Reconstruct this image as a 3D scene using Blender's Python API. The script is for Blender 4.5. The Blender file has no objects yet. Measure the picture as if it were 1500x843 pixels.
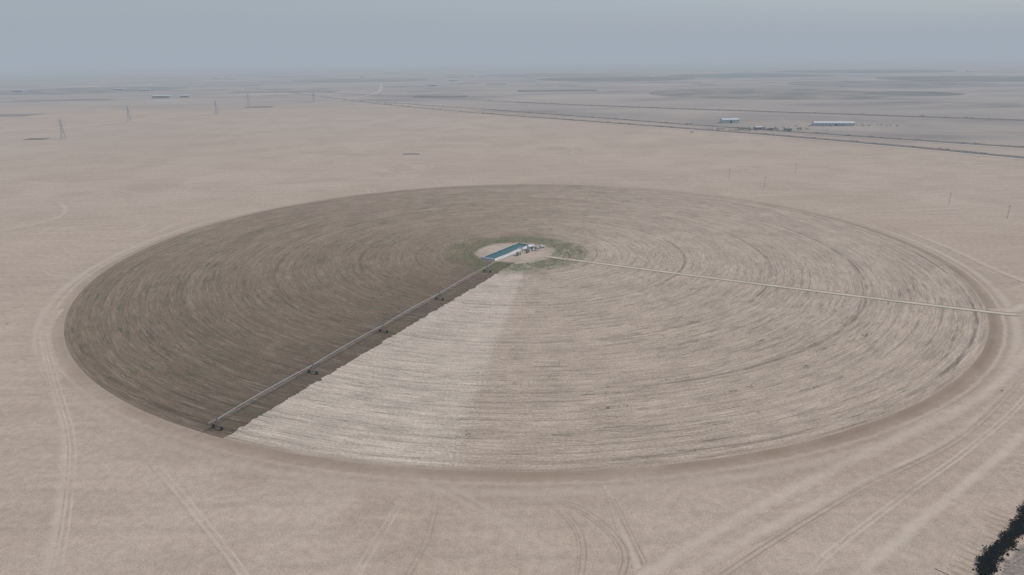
import bpy, bmesh, math, random
from mathutils import Vector, Matrix
random.seed(7)
sc=bpy.context.scene
sc.view_settings.view_transform='Standard'; sc.view_settings.look='None'; sc.view_settings.exposure=0
CX,CY,R0=6.6,440.0,254.6
SUN_AZ,SUN_EL=math.radians(68),math.radians(42)

# ---------------------------------------------------------------- node helper
class N:
    def __init__(s,name,vol=False):
        s.m=bpy.data.materials.new(name); s.m.use_nodes=True
        s.t=s.m.node_tree; s.t.nodes.clear()
        s.out=s.t.nodes.new('ShaderNodeOutputMaterial')
    def n(s,t,**k):
        x=s.t.nodes.new(t)
        for a,b in k.items(): setattr(x,a,b)
        return x
    def l(s,a,b): s.t.links.new(a,b)
    def put(s,v,sock):
        if isinstance(v,bpy.types.NodeSocket): s.l(v,sock)
        elif v is not None:
            if isinstance(v,(tuple,list)) and len(v)==3 and sock.type=='RGBA': v=(*v,1)
            sock.default_value=v
    def M(s,op,a,b=None,c=None,clamp=False):
        x=s.n('ShaderNodeMath',operation=op,use_clamp=clamp)
        s.put(a,x.inputs[0]); s.put(b,x.inputs[1]); s.put(c,x.inputs[2]); return x.outputs[0]
    def comb(s,a,b,c):
        x=s.n('ShaderNodeCombineXYZ'); s.put(a,x.inputs[0]); s.put(b,x.inputs[1]); s.put(c,x.inputs[2]); return x.outputs[0]
    def noise(s,vec,scale=1,detail=3,rough=.5,dist=0):
        x=s.n('ShaderNodeTexNoise'); s.l(vec,x.inputs['Vector'])
        x.inputs['Scale'].default_value=scale; x.inputs['Detail'].default_value=detail
        x.inputs['Roughness'].default_value=rough; x.inputs['Distortion'].default_value=dist
        return x.outputs['Fac']
    def rng(s,v,a,b,c=0,d=1,smooth=True):
        x=s.n('ShaderNodeMapRange',interpolation_type='SMOOTHSTEP' if smooth else 'LINEAR')
        s.put(v,x.inputs[0]); 
        for i,q in enumerate((a,b,c,d)): s.put(q,x.inputs[i+1])
        return x.outputs[0]
    def mix(s,f,a,b,mode='MIX'):
        x=s.n('ShaderNodeMix',data_type='RGBA',blend_type=mode)
        s.put(f,x.inputs['Factor']); s.put(a,x.inputs[6]); s.put(b,x.inputs[7]); return x.outputs[2]
    def scale(s,col,v):
        x=s.n('ShaderNodeVectorMath',operation='SCALE'); s.put(col,x.inputs[0]); s.put(v,x.inputs['Scale']); return x.outputs[0]
    def vscale(s,vec,v):
        x=s.n('ShaderNodeVectorMath',operation='MULTIPLY'); s.put(vec,x.inputs[0]); x.inputs[1].default_value=v; return x.outputs[0]
    def ramp(s,v,stops,interp='LINEAR'):
        x=s.n('ShaderNodeValToRGB'); s.l(v,x.inputs[0]); e=x.color_ramp.elements; x.color_ramp.interpolation=interp
        while len(e)<len(stops): e.new(.5)
        for i,(p,c) in enumerate(stops): e[i].position=p; e[i].color=(*(c if isinstance(c,tuple) else (c,c,c)),1)
        return x.outputs[0]
    def pos(s):
        g=s.n('ShaderNodeNewGeometry'); return g.outputs['Position']
    def obj(s):
        g=s.n('ShaderNodeTexCoord'); return g.outputs['Object']
    def uv(s,name='UVMap'):
        g=s.n('ShaderNodeUVMap',uv_map=name); return g.outputs['UV']
    def sep(s,v):
        x=s.n('ShaderNodeSeparateXYZ'); s.l(v,x.inputs[0]); return x.outputs
    def bump(s,h,strength=.3,dist=.1):
        x=s.n('ShaderNodeBump'); s.l(h,x.inputs['Height']); x.inputs['Strength'].default_value=strength; x.inputs['Distance'].default_value=dist; return x.outputs[0]
    def fin(s,col,rough=.95,normal=None,alpha=None,metal=0):
        if rough>=.9 and not metal:
            b=s.n('ShaderNodeBsdfDiffuse'); s.put(col,b.inputs['Color'])
        else:
            b=s.n('ShaderNodeBsdfPrincipled'); s.put(col,b.inputs['Base Color']); s.put(rough,b.inputs['Roughness'])
            b.inputs['Specular IOR Level'].default_value=.15 if rough>.6 else .5
            b.inputs['Metallic'].default_value=metal
        if normal is not None: s.l(normal,b.inputs['Normal'])
        s.l(b.outputs[0],s.out.inputs['Surface']); return s.m

def simple(name,col,rough=.7,metal=0,var=.25,sc_=.6):
    a=N(name); p=a.pos(); nz=a.noise(p,sc_,3,.6)
    return a.fin(a.scale(col,a.rng(nz,.25,.75,1-var,1+var)),rough,None,None,metal)

# ---------------------------------------------------------------- world / sun
w=bpy.data.worlds.new("World"); sc.world=w; w.use_nodes=True
nt=w.node_tree; bg=nt.nodes['Background']; sky=nt.nodes.new('ShaderNodeTexSky')
sky.sky_type='NISHITA'; sky.sun_disc=False; sky.sun_elevation=SUN_EL; sky.sun_rotation=SUN_AZ
sky.air_density=1.0; sky.dust_density=2.0; sky.ozone_density=3.0
nt.links.new(sky.outputs[0],bg.inputs[0]); bg.inputs[1].default_value=.135
sd=Vector((math.sin(SUN_AZ)*math.cos(SUN_EL),math.cos(SUN_AZ)*math.cos(SUN_EL),math.sin(SUN_EL)))
L=bpy.data.lights.new("sun","SUN"); L.energy=3.75; L.angle=math.radians(3); L.color=(1,.958,.905)
lo=bpy.data.objects.new("sun",L); sc.collection.objects.link(lo); lo.rotation_euler=sd.to_track_quat('Z','Y').to_euler()

# ---------------------------------------------------------------- camera
cam=bpy.data.cameras.new("camera"); co=bpy.data.objects.new("camera",cam); sc.collection.objects.link(co)
cam.sensor_width=36; cam.lens=1027/1500*36; cam.clip_start=1; cam.clip_end=200000
co.matrix_world=Matrix.Translation((0,0,120))@(Matrix.Rotation(math.radians(90-18.14),4,'X')@Matrix.Rotation(math.radians(-.6),4,'Z'))
sc.camera=co

# ---------------------------------------------------------------- mesh helpers
def obj_from(bm,name,mat,loc=(0,0,0),smooth=False,parent=None):
    me=bpy.data.meshes.new(name); bm.to_mesh(me); bm.free()
    if mat: me.materials.append(mat)
    if smooth:
        for p in me.polygons: p.use_smooth=True
    o=bpy.data.objects.new(name,me); sc.collection.objects.link(o); o.location=loc
    if parent: o.parent=parent
    return o
def empty(name,loc,rot=0):
    o=bpy.data.objects.new(name,None); sc.collection.objects.link(o); o.location=loc; o.rotation_euler=(0,0,rot); o.empty_display_size=.5; return o
def tube(bm,a,b,r,seg=6,r2=None):
    a=Vector(a); b=Vector(b); d=b-a
    if d.length<1e-6: return
    q=d.to_track_quat('Z','Y').to_matrix().to_4x4()
    bmesh.ops.create_cone(bm,cap_ends=True,segments=seg,radius1=r,radius2=r if r2 is None else r2,depth=d.length,matrix=Matrix.Translation((a+b)/2)@q)
def box(bm,c,s,rot=None):
    m=Matrix.Translation(c)
    if rot: m=m@rot
    bmesh.ops.create_cube(bm,size=1,matrix=m@Matrix.Diagonal((*s,1)))
def catmull(pts,n=8):
    P=[Vector((*p,0)) for p in pts]
    P=[P[0]*2-P[1]]+P+[P[-1]*2-P[-2]]
    out=[]
    for i in range(1,len(P)-2):
        for k in range(n):
            t=k/n; a,b,c,d=P[i-1:i+3]
            out.append(.5*((2*b)+(c-a)*t+(2*a-5*b+4*c-d)*t*t+(3*b-a-3*c+d)*t**3))
    out.append(P[-2]); return out
def ribbon(name,pts,width,mat,z,n=8,raw=False):
    P=[Vector((*p,0)) for p in pts] if raw else catmull(pts,n)
    bm=bmesh.new(); uvl=bm.loops.layers.uv.new('UVMap'); uv2=bm.loops.layers.uv.new('Along'); rows=[]; L=0; m_=len(P)-1
    for i,p in enumerate(P):
        a=P[max(i-1,0)]; b=P[min(i+1,len(P)-1)]; d=(b-a).normalized(); nn=Vector((-d.y,d.x,0))
        if i: L+=(p-P[i-1]).length
        rows.append((bm.verts.new(p+nn*width/2+Vector((0,0,z))),bm.verts.new(p-nn*width/2+Vector((0,0,z))),L,i/m_))
    for r1,r2 in zip(rows,rows[1:]):
        f=bm.faces.new((r1[0],r1[1],r2[1],r2[0])); uvs=[(0,r1[2],r1[3]),(1,r1[2],r1[3]),(1,r2[2],r2[3]),(0,r2[2],r2[3])]
        for lp,u in zip(f.loops,uvs): lp[uvl].uv=u[:2]; lp[uv2].uv=(u[2],0)
    bmesh.ops.recalc_face_normals(bm,faces=bm.faces)
    for f in bm.faces:
        if f.normal.z<0: f.normal_flip()
    return obj_from(bm,name,mat)

# ---------------------------------------------------------------- ground colour (shared by the plain and the tracks on it)
def ground_col(a):
    p=a.pos(); X,Y,Z=a.sep(p)
    big=a.noise(p,.0022,2,.55); mid=a.noise(p,.012,3,.6,.5); fine=a.noise(p,.35,4,.7); grain=a.noise(p,2.2,1,.7)
    col=a.mix(a.rng(big,.3,.7),(.425,.341,.266),(.395,.312,.241))
    col=a.mix(a.rng(mid,.35,.7),col,(.372,.291,.224))
    st=a.noise(a.vscale(p,(.02,.16,.1)),1,2,.6,.8)
    col=a.scale(col,a.M('MULTIPLY',a.rng(st,.25,.75,.93,1.05),a.M('MULTIPLY',a.rng(fine,.25,.75,.87,1.11),a.rng(grain,.25,.75,.84,1.15))))
    # faint old wheel trails wandering over the plain
    tn=a.noise(p,.0075,1,.4); trl=a.rng(a.M('ABSOLUTE',a.M('SUBTRACT',a.M('ABSOLUTE',a.M('SUBTRACT',tn,.5)),.006)),.001,.005,1,0)
    col=a.mix(a.M('MULTIPLY',trl,a.rng(mid,.4,.6,.05,.28)),col,(.50,.42,.335))
    vor=a.n('ShaderNodeTexVoronoi'); a.l(p,vor.inputs['Vector']); vor.inputs['Scale'].default_value=.11
    spk=a.M('MULTIPLY',a.rng(vor.outputs['Distance'],.05,.09,1,0),a.rng(mid,.5,.6))
    col=a.mix(a.M('MULTIPLY',spk,.45),col,(.19,.155,.11))
    s=a.M('ADD',a.M('MULTIPLY',a.M('SUBTRACT',X,613),.77),a.M('MULTIPLY',a.M('SUBTRACT',Y,842),.64))
    s=a.M('ADD',s,a.M('MULTIPLY',a.M('SUBTRACT',mid,.5),160))
    gv=a.noise(a.vscale(p,(.0016,.0035,1)),1,5,.64,.6)
    grey=a.ramp(gv,[(.30,(.155,.142,.132)),(.45,(.26,.227,.20)),(.62,(.35,.295,.245)),(.8,(.44,.37,.30))])
    m_=a.M('MAXIMUM',a.M('MULTIPLY',a.rng(s,-60,140),.9),a.M('MULTIPLY',a.rng(Y,1400,2600),.8))
    col=a.mix(m_,col,grey)
    v2=a.n('ShaderNodeTexVoronoi',distance='CHEBYCHEV'); a.l(a.vscale(p,(.0013,.0013,0)),v2.inputs['Vector']); v2.inputs['Randomness'].default_value=.75
    vs=a.sep(v2.outputs['Color']); plot=a.M('MULTIPLY',a.rng(vs[0],.66,.70),a.rng(Y,2300,3200))
    plot=a.M('MULTIPLY',plot,a.rng(v2.outputs['Distance'],.28,.32,1,0))
    col=a.mix(a.M('MULTIPLY',plot,.6),col,(.10,.105,.09))
    return col,None,fine,mid
a=N("sand_ground"); c_,n_,_,_=ground_col(a); ground_mat=a.fin(c_,.95,n_)
bm=bmesh.new()
def axis(lo,hi,c,step,g):
    v=[c]; d=step; x=c
    while x<hi: x+=d; d*=g; v.append(min(x,hi))
    x=c; d=step
    while x>lo: x-=d; d*=g; v.insert(0,max(x,lo))
    return v
xs=axis(-60000,60000,0,60,1.22); ys=axis(-20000,90000,300,60,1.22)
g=[[bm.verts.new((x,y,0)) for x in xs] for y in ys]
for j in range(len(ys)-1):
    for i in range(len(xs)-1): bm.faces.new((g[j][i],g[j][i+1],g[j+1][i+1],g[j+1][i]))
obj_from(bm,"desert_ground",ground_mat)

# ---------------------------------------------------------------- air haze: absorbing layer whose emission stands in for scattered daylight
a=N("emissive_haze"); SG=.00019
ab=a.n('ShaderNodeVolumeAbsorption'); ab.inputs['Color'].default_value=(0,0,0,1); ab.inputs['Density'].default_value=SG
em=a.n('ShaderNodeEmission'); em.inputs['Color'].default_value=(.357,.408,.472,1); em.inputs['Strength'].default_value=SG
ad=a.n('ShaderNodeAddShader'); a.l(ab.outputs[0],ad.inputs[0]); a.l(em.outputs[0],ad.inputs[1]); a.l(ad.outputs[0],a.out.inputs['Volume'])
bm=bmesh.new(); box(bm,(0,35000,348),(118000,108000,704)); hz=obj_from(bm,"emissive_haze_air",a.m)

# ---------------------------------------------------------------- irrigated field
ax,ay=-.431,-.902; nx,ny=.902,-.431; PH=math.atan2(ay,ax)
a=N("crop_field_soil"); o=a.obj(); X,Y,Z=a.sep(o)
r=a.M('SQRT',a.M('ADD',a.M('MULTIPLY',X,X),a.M('MULTIPLY',Y,Y))); rs=a.M('MAXIMUM',r,.5)
c=a.M('DIVIDE',X,rs); sn=a.M('DIVIDE',Y,rs)
def streak(fr,K,detail=3,rough=.55,off=0.):
    return a.noise(a.comb(a.M('MULTIPLY_ADD',r,fr,off),a.M('MULTIPLY',c,K),a.M('MULTIPLY',sn,K)),1,detail,rough)
blotch=a.noise(o,.018,3,.6); blot2=a.noise(o,.06,3,.65); fine=a.noise(o,1.0,3,.75)
wob=a.M('MULTIPLY',a.M('SUBTRACT',a.noise(o,.05,2),.5),3)
off=a.M('ADD',6.5,a.M('MULTIPLY',a.M('SUBTRACT',a.noise(o,.2,3,.7),.5),5))
Xs=a.M('SUBTRACT',X,a.M('MULTIPLY',off,nx)); Ys=a.M('SUBTRACT',Y,a.M('MULTIPLY',off,ny))
th=a.M('ARCTAN2',Ys,Xs)
u=a.M('FRACT',a.M('ADD',a.M('DIVIDE',a.M('SUBTRACT',PH,th),2*math.pi),1.0))
f2=streak(.16,2.5,2,.5,40)
u2=a.M('ADD',u,a.M('MULTIPLY',a.M('SUBTRACT',f2,.5),a.rng(u,.02,.2,0,.12)))
pal=a.M('ADD',u,a.M('MULTIPLY',a.M('SUBTRACT',fine,.5),.012))
T=(.385,.308,.238)
base=a.ramp(u2,[(0,(.120,.091,.064)),(.03,(.162,.120,.083)),(.12,(.198,.148,.103)),(.22,(.230,.173,.122)),(.34,(.263,.202,.146)),(.44,(.300,.236,.175)),(.52,(.345,.275,.21)),(.62,T),(1,T)])
base=a.mix(a.rng(pal,.9475,.9525),base,(.455,.38,.305))
f1=streak(.6,5,3,.65); f3=streak(1.7,22,2,.7,90); lg=streak(.5,1.6,2,.6,700)
mul=a.M('MULTIPLY',a.rng(f1,.3,.7,.92,1.06),a.rng(f2,.3,.7,.95,1.04)); mul=a.M('MULTIPLY',mul,a.rng(f3,.3,.7,.84,1.13))
mul=a.M('MULTIPLY',mul,a.rng(blot2,.3,.7,.91,1.08)); mul=a.M('MULTIPLY',mul,a.rng(fine,.28,.72,.76,1.20))
col=a.scale(base,mul)
# concentric drill rows, cut crisply but worn away in stretches
rw=a.M('ADD',r,a.M('MULTIPLY',a.M('SUBTRACT',lg,.5),3.0))
fr_=a.M('ABSOLUTE',a.M('SUBTRACT',a.M('FRACT',a.M('DIVIDE',rw,4.4)),.5))
row=a.M('MULTIPLY',a.rng(fr_,.04,.10,1,0),a.rng(streak(.12,7,4,.72,333),.44,.56,.06,1))
col=a.mix(a.M('MULTIPLY',row,.46),col,a.scale(col,.5))
ridge=a.M('MULTIPLY',a.rng(fr_,.42,.48),a.rng(f2,.35,.6,.2,1))
col=a.scale(col,a.M('MULTIPLY_ADD',ridge,.08,1.0))
ar=streak(.75,11,4,.7,17); arm_=a.M('MULTIPLY',a.rng(ar,.59,.63),a.rng(blotch,.38,.6,.12,1))
col=a.mix(a.M('MULTIPLY',arm_,.55),col,a.scale(col,.48))
lt=streak(.9,13,3,.7,230); col=a.mix(a.M('MULTIPLY',a.rng(lt,.57,.64),a.rng(u,.4,.6,.16,.34)),col,(.48,.405,.325))
# weeds
wd=streak(.5,13,4,.78,400); wm=a.M('MULTIPLY',a.rng(wd,.57,.63),a.rng(blotch,.45,.56,.06,1))
wm=a.M('MULTIPLY',wm,a.rng(u,.45,.6,.9,.45))
col=a.mix(wm,col,a.mix(blot2,(.060,.078,.034),(.115,.115,.058)))
tr=None
for rk,wd_ in ((48.5,.8),(103,.9),(153,.8),(201.7,1.0),(249.5,1.0)):
    d=a.M('ABSOLUTE',a.M('SUBTRACT',a.M('ADD',r,a.M('MULTIPLY',wob,.5)),rk)); t_=a.rng(d,wd_*.3,wd_*1.2,1,0)
    tr=t_ if tr is None else a.M('ADD',tr,t_,clamp=True)
tr=a.M('MULTIPLY',tr,a.M('MULTIPLY',a.rng(streak(.1,5,3,.7,77),.40,.58,.08,.85),a.rng(c,-.2,.8,.5,1)))
col=a.mix(tr,col,a.scale(col,.52))
# green centre ring
gx=a.M('ADD',X,2); rg=a.M('SQRT',a.M('ADD',a.M('MULTIPLY',gx,gx),a.M('MULTIPLY',Y,Y)))
rg=a.M('ADD',rg,a.M('MULTIPLY',a.M('SUBTRACT',blot2,.5),26))
gm=a.M('MULTIPLY',a.rng(rg,23,26),a.rng(rg,34,54,1,0))
gm=a.M('MULTIPLY',gm,a.rng(f1,.36,.56,.25,1))
col=a.mix(a.M('MULTIPLY',gm,.88),col,a.mix(fine,(.070,.085,.040),(.155,.158,.088)))
ix=a.M('ADD',X,7); ri=a.M('SQRT',a.M('ADD',a.M('MULTIPLY',ix,ix),a.M('MULTIPLY',Y,Y)))
ri=a.M('ADD',ri,a.M('MULTIPLY',a.M('SUBTRACT',blot2,.5),9))
isl=a.rng(ri,21,25,1,0)
col=a.mix(isl,col,a.scale((.40,.33,.255),a.M('MULTIPLY',a.rng(fine,.2,.8,.8,1.15),a.rng(blot2,.35,.65,.85,1.08))))
rim=a.rng(a.M('ADD',r,wob),R0-4,R0-.5)
col=a.mix(a.M('MULTIPLY',rim,a.rng(u,.9,.95,.2,.6)),col,(.27,.205,.15))
field=a.fin(col,.95)
bm=bmesh.new()
radii=[0.01]+[R0*k/24 for k in range(1,25)]; SEG=256; prev=None
for rr in radii:
    ring=[bm.verts.new((rr*math.cos(t*2*math.pi/SEG),rr*math.sin(t*2*math.pi/SEG),0)) for t in range(SEG)]
    if prev:
        for i in range(SEG): bm.faces.new((prev[i],ring[i],ring[(i+1)%SEG],prev[(i+1)%SEG]))
    prev=ring
obj_from(bm,"crop_field",field,(CX,CY,.03))

# ---------------------------------------------------------------- tracks (opaque sheets whose borders carry the same sand)
def track_mat(name,colr,strength,double=False,rough_edge=.35,base=None,taper=True,patchy=.35):
    a=N(name); gc,gn,fine,mid=ground_col(a)
    if base is not None: gc=a.scale(base,a.rng(fine,.25,.75,.88,1.1))
    U=a.sep(a.uv()); p=a.pos(); nz=a.noise(p,.22,3,.65); n2=a.noise(p,.03,2,.6)
    uu=a.M('ADD',U[0],a.M('MULTIPLY',a.M('SUBTRACT',nz,.5),rough_edge*.6))
    d=a.M('ABSOLUTE',a.M('SUBTRACT',uu,.5))
    if double:
        d=a.M('ABSOLUTE',a.M('SUBTRACT',d,.24)); al=a.rng(d,.03,.15,1,0)
    else: al=a.rng(d,.08,.44,1,0)
    edge=a.rng(a.M('ABSOLUTE',a.M('SUBTRACT',U[0],.5)),.38,.5,1,0)
    al=a.M('MULTIPLY',a.M('MULTIPLY',al,edge),a.M('MULTIPLY',a.rng(n2,.3,.65,patchy,1),strength))
    if taper:
        t=a.sep(a.uv('Along'))[0]; al=a.M('MULTIPLY',al,a.M('MULTIPLY',a.rng(t,0,.3),a.rng(t,.75,1,1,0)))
    return a.fin(a.mix(al,gc,a.scale(colr,a.rng(nz,.25,.75,.9,1.1))),.95,gn)
pale=track_mat("pale_track_dust",(.51,.43,.345),.55)
pale2=track_mat("tyre_track_dust",(.52,.44,.355),.6,True,.3,patchy=.2)
dark2=track_mat("tyre_track_dark",(.24,.185,.14),.65,True,.25)
path=track_mat("service_path_dust",(.53,.45,.36),.95,False,.15,base=(.23,.19,.135),taper=False,patchy=.8)
# perimeter track profile
a=N("perimeter_track_soil"); gc,gn,fine,mid=ground_col(a); U=a.sep(a.uv())[0]; t=a.sep(a.uv('Along'))[0]; p=a.pos()
nz=a.noise(p,.2,3,.65); n2=a.noise(p,.035,2,.6)
uu=a.M('ADD',U,a.M('MULTIPLY',a.M('SUBTRACT',nz,.5),.09))
brn=a.ramp(uu,[(0,.95),(.10,1.0),(.18,.75),(.28,.40),(.50,.30),(.75,.12),(.97,0)],'EASE')
wt=a.ramp(t,[(0,.85),(.08,.65),(.18,.4),(.35,.3),(.5,.5),(.62,.6),(.72,.7),(.82,.95),(.92,1.0),(1,.85)])
col=a.mix(a.M('MULTIPLY',a.M('MULTIPLY',brn,wt),a.rng(n2,.3,.65,.65,1)),gc,(.235,.173,.123))
pl=a.rng(a.M('ABSOLUTE',a.M('SUBTRACT',uu,.50)),.03,.13,1,0); pl2=a.rng(a.M('ABSOLUTE',a.M('SUBTRACT',uu,.29)),.01,.05,1,0)
pw=a.ramp(t,[(0,.55),(.05,.35),(.12,.15),(.38,.2),(.45,.5),(.58,.5),(.66,.15),(.80,.3),(.9,.55),(1,.55)])
col=a.mix(a.M('MULTIPLY',a.M('MAXIMUM',pl,a.M('MULTIPLY',pl2,.9)),a.M('MULTIPLY',pw,a.rng(n2,.3,.6,.5,1))),col,(.50,.42,.335))
perim=a.fin(col,.95)
def arc(r,t0,t1,n=160): return [(CX+r*math.cos(math.radians(t0+(t1-t0)*t/n)),CY+r*math.sin(math.radians(t0+(t1-t0)*t/n))) for t in range(n+1)]
ribbon("perimeter_track",arc(R0+10.8,0,360,320),22,perim,.012,raw=True)
zc=[.016]
def tk(name,pts,w_,m,raw=False):
    zc[0]+=.004; return ribbon(name,pts,w_,m,zc[0],raw=raw)
for pts,w_,m in [
 ([(-232,338),(-225,318),(-213,296),(-181,252),(-151,210),(-129,171),(-115,142),(-105,118),(-98,95)],6,pale),
 ([(-226,318),(-210,293),(-178,249),(-148,208),(-126,169),(-112,140),(-100,112)],3.2,pale2),
 ([(-122,202),(-88,166),(-65,140),(-50,120),(-38,100)],3.4,pale2),
 ([(-31,176),(-36,155),(-39,141),(-44,115)],3.6,pale2),([(-22,176),(-23,155),(-26,141),(-30,118)],3.0,dark2),
 ([(28,173),(29,157),(31,140),(33,120),(34,105)],3.4,pale),
 ([(2,171),(16,169),(25,158),(28,148),(25,138),(18,122)],3.0,dark2),
 ([(11,170),(17,158),(17,145),(12,126)],2.8,dark2),
 ([(27,178),(30,160),(33,140),(36,118)],2.4,dark2),
 ([(-20,95),(0,112),(32,140),(61,162),(108,192),(172,232),(225,280),(258,318)],6,pale),
 ([(10,112),(41,140),(88,170),(140,200),(208,255),(255,305),(275,335)],5,pale),
 ([(40,95),(60,118),(84,140),(123,170),(160,198),(210,240),(260,290),(320,360)],5,pale),
 ([(50,118),(73,142),(112,172),(149,199),(195,238),(260,310)],3,pale2),
 ([(25,118),(52,141),(98,173),(150,205),(215,262)],3,dark2),
 ([(290,330),(282,380),(284,440),(280,500)],6,pale),
 ([(250,545),(330,555),(420,570),(600,590)],5,pale),([(120,715),(220,700),(400,670),(560,700)],4,pale),
 ([(-420,640),(-380,590),(-370,545),(-395,500)],6,pale),
]: tk("dirt_track",pts,w_,m)
tk("dirt_track",[(234,321),(244,322),(256,328),(285,342),(330,360)],8,pale)
tk("service_path",[(22,428.6),(84,395.6),(163,354.2),(230,321.2),(243,316)],4.8,path)

# plough rows lower right
a=N("plough_rows_soil"); gc,gn,fine,mid=ground_col(a); U=a.sep(a.uv()); p=a.pos(); nz=a.noise(p,.15,3,.6)
ph=a.M('SINE',a.M('ADD',a.M('MULTIPLY',U[1],2*math.pi/2.6),a.M('MULTIPLY',nz,7)))
edge=a.rng(a.M('ABSOLUTE',a.M('SUBTRACT',U[0],.5)),.2,.5,1,0)
al=a.M('MULTIPLY',a.M('MULTIPLY',a.rng(ph,.0,.9),edge),a.M('MULTIPLY',a.rng(a.noise(p,.05,2),.38,.6),.5))
ribbon("plough_rows",[(108,136),(140,166),(180,203),(230,248),(273,300)],15,a.fin(a.mix(al,gc,(.24,.185,.14)),.95,gn),.125)

# ---------------------------------------------------------------- vegetation clumps
def leaf_mat(name,c1,c2):
    a=N(name); p=a.pos(); nz=a.noise(p,.9,2,.6); return a.fin(a.mix(a.rng(nz,.3,.7),c1,c2),.95)
weed_m=leaf_mat("weed_leaves",(.055,.065,.028),(.13,.13,.07)); scrub_m=leaf_mat("scrub_leaves",(.03,.035,.018),(.075,.075,.04))
def tuft(bm,x,y,z,s,h,n,ang=None,el=1.0):
    for _ in range(n):
        dx=random.gauss(0,s)*el; dy=random.gauss(0,s)
        if ang is not None: dx,dy=dx*math.cos(ang)-dy*math.sin(ang),dx*math.sin(ang)+dy*math.cos(ang)
        hh=h*random.uniform(.2,1); q=s*random.uniform(.25,.6); t=random.uniform(0,6.28); tilt=random.uniform(-.9,.9)
        u=Vector((math.cos(t),math.sin(t),tilt*.4))*q; v=Vector((-math.sin(t)*.4,math.cos(t)*.4,.8+random.uniform(-.4,.2)))*q
        c_=Vector((x+dx,y+dy,z+hh)); c_.z=max(c_.z,z+abs(v.z)+abs(u.z))
        bm.faces.new([bm.verts.new(c_-u-v),bm.verts.new(c_+u-v*.8),bm.verts.new(c_+u*.6+v),bm.verts.new(c_-u*.7+v*.9)])
bm=bmesh.new()
for k in range(380):
    if k<230: t0=random.uniform(math.radians(95),math.radians(238)); rr=random.uniform(120,252)
    else: t0=random.uniform(0,2*math.pi); rr=random.uniform(70,252)
    dens=random.uniform(.3,.8)
    for i in range(random.randint(3,14)):
        if random.random()>dens: continue
        t=t0+i*random.uniform(1.2,2.2)/rr; tuft(bm,rr*math.cos(t)+random.gauss(0,.3),rr*math.sin(t)+random.gauss(0,.3),0,random.uniform(.12,.32),.2,4,t+math.pi/2,2.2)
for px,py in [(78.5,-201),(128,-162),(27,-214),(115,-179),(60,-190),(150,-150)]:
    t0=math.atan2(py,px); rr=math.hypot(px,py)
    for i in range(14):
        t=t0+random.gauss(0,4)/rr; q=rr+random.gauss(0,.4); tuft(bm,q*math.cos(t),q*math.sin(t),0,.28,.22,4,t+math.pi/2,2.2)
tuft(bm,-22,-232,0,.4,.5,12); tuft(bm,-21,-233,0,.3,.5,8)
for k in range(500):
    t=random.uniform(0,2*math.pi); rr=random.uniform(26,44); tuft(bm,rr*math.cos(t)-2,rr*math.sin(t),0,.28,.3,4,t+math.pi/2,1.8)
obj_from(bm,"weed_patch",weed_m,(CX,CY,.03))
bm=bmesh.new()
for k in range(320):
    x=random.uniform(-700,800); y=random.uniform(110,1100)
    if math.hypot(x-CX,y-CY)<R0+10: continue
    tuft(bm,x,y,0,random.uniform(.12,.38),.35,5)
obj_from(bm,"desert_scrub",scrub_m)
# near-black shrubs standing in for a ditch's shade at the lower right corner
bm=bmesh.new()
P=catmull([(62,93),(90,117),(112,138),(119,145),(132,155),(145,167),(177,199),(232,249)],30)
for i,q in enumerate(P):
    d=(P[min(i+1,len(P)-1)]-P[max(i-1,0)]).normalized(); nn=Vector((-d.y,d.x,0))
    for k in range(8):
        o_=random.uniform(-1.3,1.3)+.4*math.sin(i*.4); s_=random.uniform(.25,.5)
        if random.random()<.1: continue
        tuft(bm,q.x+nn.x*o_+d.x*random.uniform(-1,1),q.y+nn.y*o_+d.y*random.uniform(-1,1),0,s_,random.uniform(.6,1.5)*(1-abs(o_)*.3),12)
obj_from(bm,"ditch_shade_shrubs",leaf_mat("ditch_shade_leaves",(.010,.010,.007),(.035,.035,.022)))
a=N("gravel_strip_mat"); gc,gn,fine,mid=ground_col(a); U=a.sep(a.uv()); p=a.pos()
al=a.rng(a.M('ADD',a.M('ABSOLUTE',a.M('SUBTRACT',U[0],.5)),a.M('MULTIPLY',a.M('SUBTRACT',a.noise(p,.3,4),.5),.25)),.3,.42,1,0)
gr=a.ramp(a.noise(p,1.2,5,.75),[(.3,(.10,.085,.07)),(.5,(.22,.185,.15)),(.7,(.36,.31,.26))])
ribbon("gravel_road",[(67,90),(95,114),(117,134),(124,141),(137,151),(150,163),(182,195),(237,245)],9,a.fin(a.mix(al,gc,gr),.9,gn),.135)

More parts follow.
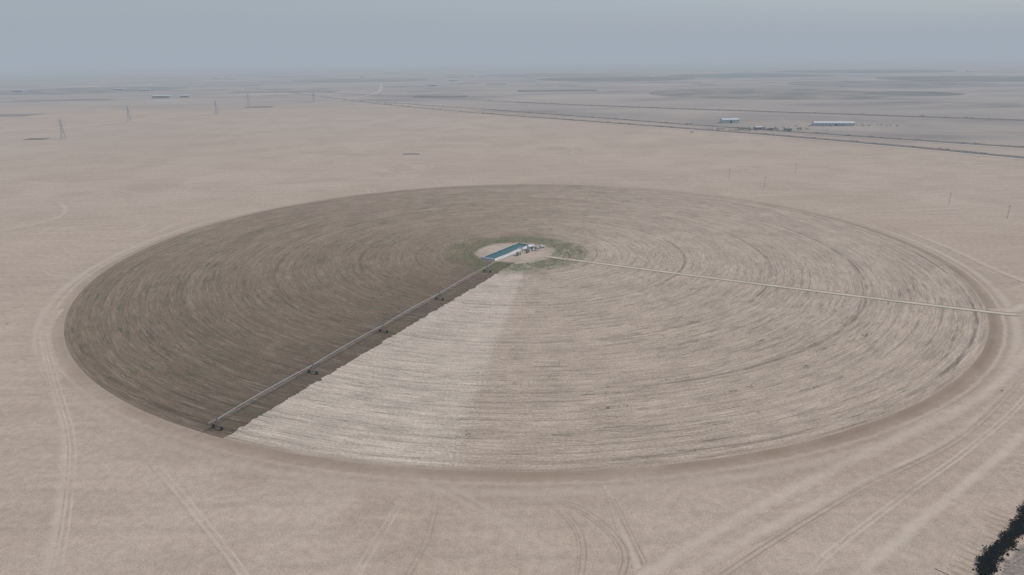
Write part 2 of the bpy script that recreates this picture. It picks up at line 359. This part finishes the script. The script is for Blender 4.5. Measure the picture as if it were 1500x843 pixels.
# ---------------------------------------------------------------- centre pivot irrigation machine
galv=simple("galvanised_steel",(.33,.34,.35),.65,.3,.15,.8); rubber=simple("tyre_rubber",(.03,.03,.03),.85); dk=simple("dark_drive_steel",(.10,.10,.10),.6)
piv=empty("center_pivot_irrigator",(CX,CY,.03),PH)   # local +x runs along the arm
R_T=[48.5,103,153,201.7,250.3]; HP=3.6
bm=bmesh.new()
ends=[0]+R_T
for s0,s1 in zip(ends,ends[1:]):
    n=12; pts=[]
    for i in range(n+1):
        t=i/n; pts.append(Vector((s0+(s1-s0)*t,0,HP+.5*4*t*(1-t))))
    for p0,p1 in zip(pts,pts[1:]): tube(bm,p0,p1,.12,8)
    low=[]
    for i in range(1,n):
        t=i/n; zz=pts[i].z-.9*min(1,4.5*t*(1-t))
        for sg in(-1,1):
            q=Vector((pts[i].x,sg*.45,zz)); tube(bm,pts[i],q,.025,4)
        tube(bm,(pts[i].x,-.45,zz),(pts[i].x,.45,zz),.02,4); low.append((pts[i].x,zz))
        tube(bm,pts[i],(pts[i].x,0,1.9),.015,4)
    for sg in(-1,1):
        ch=[Vector((s0+.3,0,HP-.1))]+[Vector((x,sg*.45,z)) for x,z in low]+[Vector((s1-.3,0,HP-.1))]
        for p0,p1 in zip(ch,ch[1:]): tube(bm,p0,p1,.022,4)
tube(bm,(250.3,0,HP),(254,0,HP+.25),.08,6)
tube(bm,(250.3,0,HP+1.0),(254,0,HP+.3),.02,4)
obj_from(bm,"pipe_spans",galv,parent=piv)
for i,rt in enumerate(R_T):
    bm=bmesh.new()
    for sg in(-1,1):
        for dx in(-.25,.35): tube(bm,(rt+dx,0,HP-.05),(rt,sg*1.9,.75),.06,6)
        tube(bm,(rt,sg*1.05,2.2),(rt+.3,-sg*1.05,2.2),.035,4)
    tube(bm,(rt,-2.1,.72),(rt,2.1,.72),.10,6)
    tube(bm,(rt-.1,0,HP),(rt-.1,0,HP+1.0),.05,5); box(bm,(rt,0,HP+.35),(.5,.35,.4))
    obj_from(bm,"tower_frame_%d"%(i+1),dk,parent=piv)
    bm=bmesh.new()
    box(bm,(rt,0,.95),(.5,.7,.4))
    for sg in(-1,1): box(bm,(rt,sg*1.85,.72),(.4,.35,.35))
    obj_from(bm,"drive_motor_%d"%(i+1),dk,parent=piv)
    bm=bmesh.new()
    for sg in(-1,1):
        mt=Matrix.Translation((rt+.26,sg*1.95,.65))@Matrix.Rotation(math.pi/2,4,'Y')
        bmesh.ops.create_cone(bm,cap_ends=True,segments=20,radius1=.63,radius2=.54,depth=.18,matrix=mt@Matrix.Translation((0,0,.09)))
        bmesh.ops.create_cone(bm,cap_ends=True,segments=20,radius1=.54,radius2=.63,depth=.18,matrix=mt@Matrix.Translation((0,0,-.09)))
        for k in range(14):
            t=k*2*math.pi/14; box(bm,(rt+.26,sg*1.95+.62*math.cos(t),.65+.62*math.sin(t)),(.30,.07,.07),Matrix.Rotation(t,4,'X'))
    obj_from(bm,"wheels_%d"%(i+1),rubber,parent=piv)
bm=bmesh.new()
for sx in(-1,1):
    for sy in(-1,1): tube(bm,(sx*1.7,sy*1.7,0),(sx*.3,sy*.3,HP-.2),.08,6)
    tube(bm,(sx*1,-1,2),(sx*1,1,2),.05,5); tube(bm,(-1,sx*1,2),(1,sx*1,2),.05,5)
tube(bm,(0,0,0),(0,0,HP+.3),.14,10); box(bm,(1.1,.9,1.5),(.5,.3,.9))
obj_from(bm,"pivot_tower",galv,parent=piv)

# ---------------------------------------------------------------- reservoir
th=math.atan2(454.7-419.1,12.6+10.9)
res=empty("irrigation_reservoir",(-3.0,440.4,.03),th)
liner=simple("pale_concrete",(.50,.48,.45),.9,0,.15,.5)
a=N("teal_pond_water"); p=a.pos(); nz=a.noise(p,.15,3,.5); rp=a.noise(p,2.5,3,.5)
water=a.fin(a.mix(nz,(.006,.070,.066),(.012,.105,.095)),.35,a.bump(rp,.3,.05))
LX,LY=20.5,4.3
bm=bmesh.new()
def frame(bm,lx,ly,w1,z0,z1,w2):
    ins=[(-lx,-ly),(lx,-ly),(lx,ly),(-lx,ly)]
    def lv(e,z): return [bm.verts.new((x+math.copysign(e,x),y+math.copysign(e,y),z)) for x,y in ins]
    A=lv(-.5,z0*.2); B=lv(0,z1); C=lv(w1,z1); D=lv(w1+w2,0.0)
    for P_,Q in ((A,B),(B,C),(C,D)):
        for i in range(4): bm.faces.new((P_[i],P_[(i+1)%4],Q[(i+1)%4],Q[i]))
frame(bm,LX,LY,.6,.3,1.0,.9); bmesh.ops.recalc_face_normals(bm,faces=bm.faces)
obj_from(bm,"rim",liner,parent=res)
bm=bmesh.new(); vv=[bm.verts.new((x,y,.55)) for x,y in ((-LX-.02,-LY-.02),(LX+.02,-LY-.02),(LX+.02,LY+.02),(-LX-.02,LY+.02))]; bm.faces.new(vv)
obj_from(bm,"water",water,parent=res)
bm=bmesh.new()
for i in range(13):
    for sg in (-1,1): 
        x=-20.8+i*3.46; tube(bm,(x,sg*4.6,.9),(x,sg*4.6,2.0),.04,5)
for sg in (-1,1): tube(bm,(-20.8,sg*4.6,1.9),(20.8,sg*4.6,1.9),.025,4)
obj_from(bm,"railing",dk,parent=res)

# ---------------------------------------------------------------- pump house etc
white=simple("white_painted_metal",(.60,.60,.58),.6,0,.1,.5); grey=simple("grey_wall",(.32,.30,.28),.85,0,.15,.5); glass=simple("dark_opening",(.03,.035,.04),.3); roofm=simple("light_metal_roof",(.50,.52,.54),.6,0,.12,.3)
def shed(name,loc,rot,lx,ly,h,rise,wall,roof,bays,doorw=3):
    e=empty(name,loc,rot)
    bm=bmesh.new()
    pr=[(-ly/2,0),(ly/2,0),(ly/2,h),(0,h+rise),(-ly/2,h)]
    A=[bm.verts.new((-lx/2,y,z)) for y,z in pr]; B=[bm.verts.new((lx/2,y,z)) for y,z in pr]
    bm.faces.new(A); bm.faces.new(B[::-1])
    for i in (0,1,4): bm.faces.new((A[i],A[(i+1)%5],B[(i+1)%5],B[i]))
    bmesh.ops.recalc_face_normals(bm,faces=bm.faces); obj_from(bm,"walls",wall,parent=e)
    bm=bmesh.new(); o_=.3
    for sg in(-1,1):
        sl=rise/(ly/2); y1=sg*(ly/2+o_); z1=h-sl*o_
        lo_=[(x,y,z) for x in (-lx/2-o_,lx/2+o_) for y,z in ((0,h+rise+.01),(y1,z1+.01))]
        v=[bm.verts.new(q) for q in lo_]; t=[bm.verts.new((q[0],q[1],q[2]+.18)) for q in lo_]
        for f in ((v[0],v[1],v[3],v[2]),(t[0],t[2],t[3],t[1]),(v[1],t[1],t[3],v[3]),(v[0],v[1],t[1],t[0]),(v[2],t[2],t[3],v[3])): bm.faces.new(f)
    bmesh.ops.recalc_face_normals(bm,faces=bm.faces); obj_from(bm,"roof",roof,parent=e)
    bm=bmesh.new(); 
    for i in range(bays):
        x=-lx/2+(i+.5)*lx/bays
        for sg in(-1,1):
            if i==bays//2: box(bm,(x,sg*(ly/2+.02),h*.38),(min(doorw,lx/bays*.8),.08,h*.76))
            else: box(bm,(x,sg*(ly/2+.02),h*.65),(lx/bays*.45,.08,h*.22))
    box(bm,(lx/2+.02,0,h*.4),(.08,ly*.3,h*.78)); obj_from(bm,"doors_and_windows",glass,parent=e)
    return e
shed("pump_house",(12.5,446.5,.03),.6,4.0,3.0,2.4,.4,white,roofm,3,1)
shed("control_cabin",(4.5,432.5,.03),.98,2.4,1.8,2.0,.2,grey,grey,2,.9)
tnk=empty("fuel_tank",(16.5,444,.03),.3); bm=bmesh.new()
bmesh.ops.create_cone(bm,cap_ends=True,segments=20,radius1=.8,radius2=.8,depth=2.6,matrix=Matrix.Translation((0,0,1.6))@Matrix.Rotation(math.pi/2,4,'Y'))
for sg in(-1,1): bmesh.ops.create_uvsphere(bm,u_segments=16,v_segments=8,radius=.78,matrix=Matrix.Translation((sg*1.3,0,1.6))@Matrix.Diagonal((.35,1,1,1)))
obj_from(bm,"tank_shell",grey,parent=tnk,smooth=True); bm=bmesh.new()
for sx in(-1,1):
    for sy in(-1,1): tube(bm,(sx,sy*.7,0),(sx,sy*.6,1.2),.07,5)
obj_from(bm,"stand",dk,parent=tnk)
gen=empty("diesel_generator",(10.5,438.5,.03),1.0); bm=bmesh.new(); box(bm,(0,0,.9),(3,1.3,1.3)); bmesh.ops.bevel(bm,geom=bm.edges[:],offset=.08,segments=2,affect='EDGES'); obj_from(bm,"canopy",dk,parent=gen)
bm=bmesh.new(); box(bm,(0,0,.13),(3.3,1.5,.22)); tube(bm,(1,.3,1.5),(1,.3,2.3),.08,8); tube(bm,(-1.5,0,.7),(-4,0,.5),.12,8); obj_from(bm,"skid_and_pipes",galv,parent=gen)
car=empty("pickup_truck",(19.5,450,.03),.5); bm=bmesh.new()
box(bm,(0,0,.75),(5,1.8,.6)); box(bm,(.3,0,1.3),(1.9,1.65,.6)); bmesh.ops.bevel(bm,geom=bm.edges[:],offset=.12,segments=2,affect='EDGES'); obj_from(bm,"body",white,parent=car)
bm=bmesh.new(); box(bm,(.3,0,1.33),(1.95,1.5,.38)); box(bm,(-1.65,0,1.0),(1.5,1.4,.12)); obj_from(bm,"windows_and_bed",glass,parent=car)
bm=bmesh.new()
for sx in(-1.5,1.6):
    for sy in(-.85,.85): bmesh.ops.create_cone(bm,cap_ends=True,segments=16,radius1=.38,radius2=.38,depth=.25,matrix=Matrix.Translation((sx,sy,.38))@Matrix.Rotation(math.pi/2,4,'X'))
obj_from(bm,"wheels",rubber,parent=car)

# ---------------------------------------------------------------- distant buildings
shed("warehouse",(574,1274,0),-.15,68,20,5,1.8,white,roofm,12,6)
shed("warehouse",(412,1349,0),.1,32,16,6,1.8,white,roofm,5,5)
shed("farm_building",(421,1216,0),.2,12,8,4,1,grey,roofm,4,2)
shed("farm_building",(440,1205,0),-.3,8,6,3.5,.8,grey,grey,3,2)
shed("farm_building",(462,1190,0),.1,11,7,4,1,grey,grey,4,2)
shed("farm_building",(-1199,2506,0),0,60,22,8,2,grey,roofm,8,6)
shed("farm_building",(-1130,2530,0),.2,30,18,7,2,grey,roofm,5,6)
for k in range(18):
    x=random.uniform(-2400,3200); y=random.uniform(3000,5600)
    shed("farm_building",(x,y,0),random.uniform(-.5,.5),random.uniform(20,60),random.uniform(12,24),random.uniform(4,7),1.5,grey,roofm,5,5)

# ---------------------------------------------------------------- roads
a=N("asphalt_road_mat"); U=a.sep(a.uv()); p=a.pos(); nz=a.noise(p,.08,3,.6)
cl=a.M('LESS_THAN',a.M('ABSOLUTE',a.M('SUBTRACT',a.M('ABSOLUTE',a.M('SUBTRACT',U[0],.5)),.46)),.008)
dash=a.M('MULTIPLY',a.M('LESS_THAN',a.M('ABSOLUTE',a.M('SUBTRACT',U[0],.5)),.009),a.M('LESS_THAN',a.M('FRACT',a.M('MULTIPLY',U[1],.08)),.4))
asph=a.fin(a.mix(a.M('MAXIMUM',cl,dash),a.scale((.06,.058,.055),a.rng(nz,.3,.7,.8,1.3)),(.7,.7,.68)),.85)
shoulder=track_mat("road_shoulder_sand",(.50,.42,.335),.8,False,.2,taper=False)
dstrip=track_mat("dark_roadside_scrub",(.06,.057,.045),.95,False,.6,taper=False,patchy=.5)
h1=[(-1400,3700),(-611,2435),(-358,2029),(-74,1657),(197,1360),(388,1151),(521,981),(613,842),(760,620)]
h2=[(-400,2150),(-80,1793),(338,1301),(528,1096),(679,937),(900,700)]
h3=[(-700,2780),(25,2057),(357,1776),(667,1553),(961,1341),(1500,950)]
for k,(h,ww) in enumerate(((h1,9),(h2,8),(h3,9))):
    ribbon("road_verge",h,ww*4.5,shoulder,.14+.02*k); ribbon("asphalt_road",h,ww,asph,.5+.02*k)
def off_line(h,d): return [(x+d*.77,y+d*.64) for x,y in h]
ribbon("roadside_scrub",off_line(h2,12)[1:],14,dstrip,.24); ribbon("roadside_scrub",off_line(h3,-14)[1:],22,dstrip,.26); ribbon("roadside_scrub",off_line(h1,12)[3:],10,dstrip,.28)
lr=[(-1500,1250),(-924,1340),(-780,1640),(-560,2100),(-500,2700),(-650,3700)]
ribbon("sand_road",lr,26,shoulder,.2)
ribbon("sand_road",[(-2400,2200),(-1200,2150),(-300,2350),(900,3000),(2600,3300)],26,shoulder,.22)
ribbon("sand_road",[(-2600,3300),(-900,3000),(600,3600),(2800,3900)],34,shoulder,.30)
fm=N("far_crop_mat"); p=fm.pos(); nz=fm.noise(p,.006,5,.6,.4); far_m=fm.fin(fm.mix(fm.rng(nz,.3,.7),(.085,.088,.072),(.19,.17,.14)),.95)
far_m2=simple("far_fallow_mat",(.205,.18,.15),.95,0,.35,.008)
def disc(x,y,r_,m,z=.3,sq=None):
    bm=bmesh.new()
    if sq: v=[bm.verts.new((a_*sq[0]/2,b_*sq[1]/2,0)) for a_,b_ in ((-1,-1),(1,-1),(1,1),(-1,1))]
    else: v=[bm.verts.new((r_*math.cos(t*math.pi/36),r_*math.sin(t*math.pi/36),0)) for t in range(72)]
    bm.faces.new(v); o_=obj_from(bm,"farm_field",m,(x,y,z)); return o_
disc(850,2420,380,far_m2); disc(1280,2300,140,far_m,.34); disc(1600,3100,400,far_m2,.36); disc(2300,3600,450,far_m,.34)
disc(-1900,3300,400,far_m2,.36); disc(600,4200,450,far_m,.38); disc(1500,4600,500,far_m,.40); disc(-900,4400,400,far_m2,.42); disc(300,5300,500,far_m2,.44); disc(2600,5400,600,far_m,.46)
disc(-231,2403,0,far_m,.35,(180,110)); disc(-785,1183,0,far_m,.35,(34,22)); disc(-132,939,0,far_m2,.05,(22,14)); disc(-1250,1750,0,far_m2,.4,(200,90)); disc(-1500,2450,0,far_m2,.42,(300,100)); disc(180,2750,0,far_m,.45,(300,120)); disc(-900,2900,0,far_m2,.47,(420,120)); disc(1900,1900,0,far_m2,.4,(400,200)); disc(-680,1960,0,far_m,.43,(70,40))
bm=bmesh.new()
for h in (h1,h2,h3):
    P=catmull(h,60)
    for q in P:
        if random.random()<.14 and q.y>800:
            for j in range(3): tuft(bm,q.x+random.uniform(9,13),q.y+random.uniform(-8,8),0,random.uniform(.6,1.2),1.2,7)
for k in range(60): tuft(bm,random.gauss(440,48),random.gauss(1210,16),0,1.3,2.8,11)
for k in range(40): tuft(bm,random.gauss(600,60),random.gauss(1258,8),0,1.1,2.0,8)
obj_from(bm,"roadside_shrubs",scrub_m)

# ---------------------------------------------------------------- pylons and poles
def pylon(x,y,H_=32,rot=.8):
    e=empty("electricity_pylon",(x,y,0),rot); bm=bmesh.new(); lv=[(0,3.4),(.2,2.6),(.4,1.8),(.6,1.1),(.8,.8),(1,.35)]
    for (a0,w0),(a1,w1) in zip(lv,lv[1:]):
        cs=[(-1,-1),(1,-1),(1,1),(-1,1)]
        for i in range(4):
            c0,c1=cs[i],cs[(i+1)%4]
            tube(bm,(c0[0]*w0,c0[1]*w0,a0*H_),(c0[0]*w1,c0[1]*w1,a1*H_),.22,4)
            tube(bm,(c0[0]*w0,c0[1]*w0,a0*H_),(c1[0]*w1,c1[1]*w1,a1*H_),.13,4); tube(bm,(c1[0]*w0,c1[1]*w0,a0*H_),(c0[0]*w1,c0[1]*w1,a1*H_),.13,4)
    obj_from(bm,"lattice_body",galv,parent=e); bm=bmesh.new()
    for zz,ln in ((.68,6.5),(.8,7.5),(.92,5.5)):
        for sg in(-1,1):
            tube(bm,(sg*.6,.5,zz*H_),(sg*ln,0,zz*H_+.4),.16,4); tube(bm,(sg*.6,-.5,zz*H_),(sg*ln,0,zz*H_+.4),.16,4); tube(bm,(sg*.5,0,zz*H_+2),(sg*ln,0,zz*H_+.4),.12,4); tube(bm,(sg*ln,0,zz*H_+.4),(sg*ln,0,zz*H_-1.8),.12,4)
    obj_from(bm,"cross_arms",galv,parent=e)
for x,y in ((-737,1178),(-808,1527),(-691,1700),(-732,2030),(-585,2164)): pylon(x,y)
wood=simple("weathered_wood",(.16,.12,.09),.9)
for x,y in ((242,665),(224,718),(302,744),(365,576),(378,523)):
    e=empty("utility_pole",(x,y,0),.4); bm=bmesh.new(); tube(bm,(0,0,0),(0,0,10),.14,7,.09); obj_from(bm,"post",wood,parent=e)
    bm=bmesh.new(); box(bm,(0,0,9.4),(2.2,.14,.16)); [tube(bm,(q,0,9.45),(q,0,9.8),.06,5) for q in(-.95,0.35,.95)]; obj_from(bm,"crossarm",wood,parent=e)
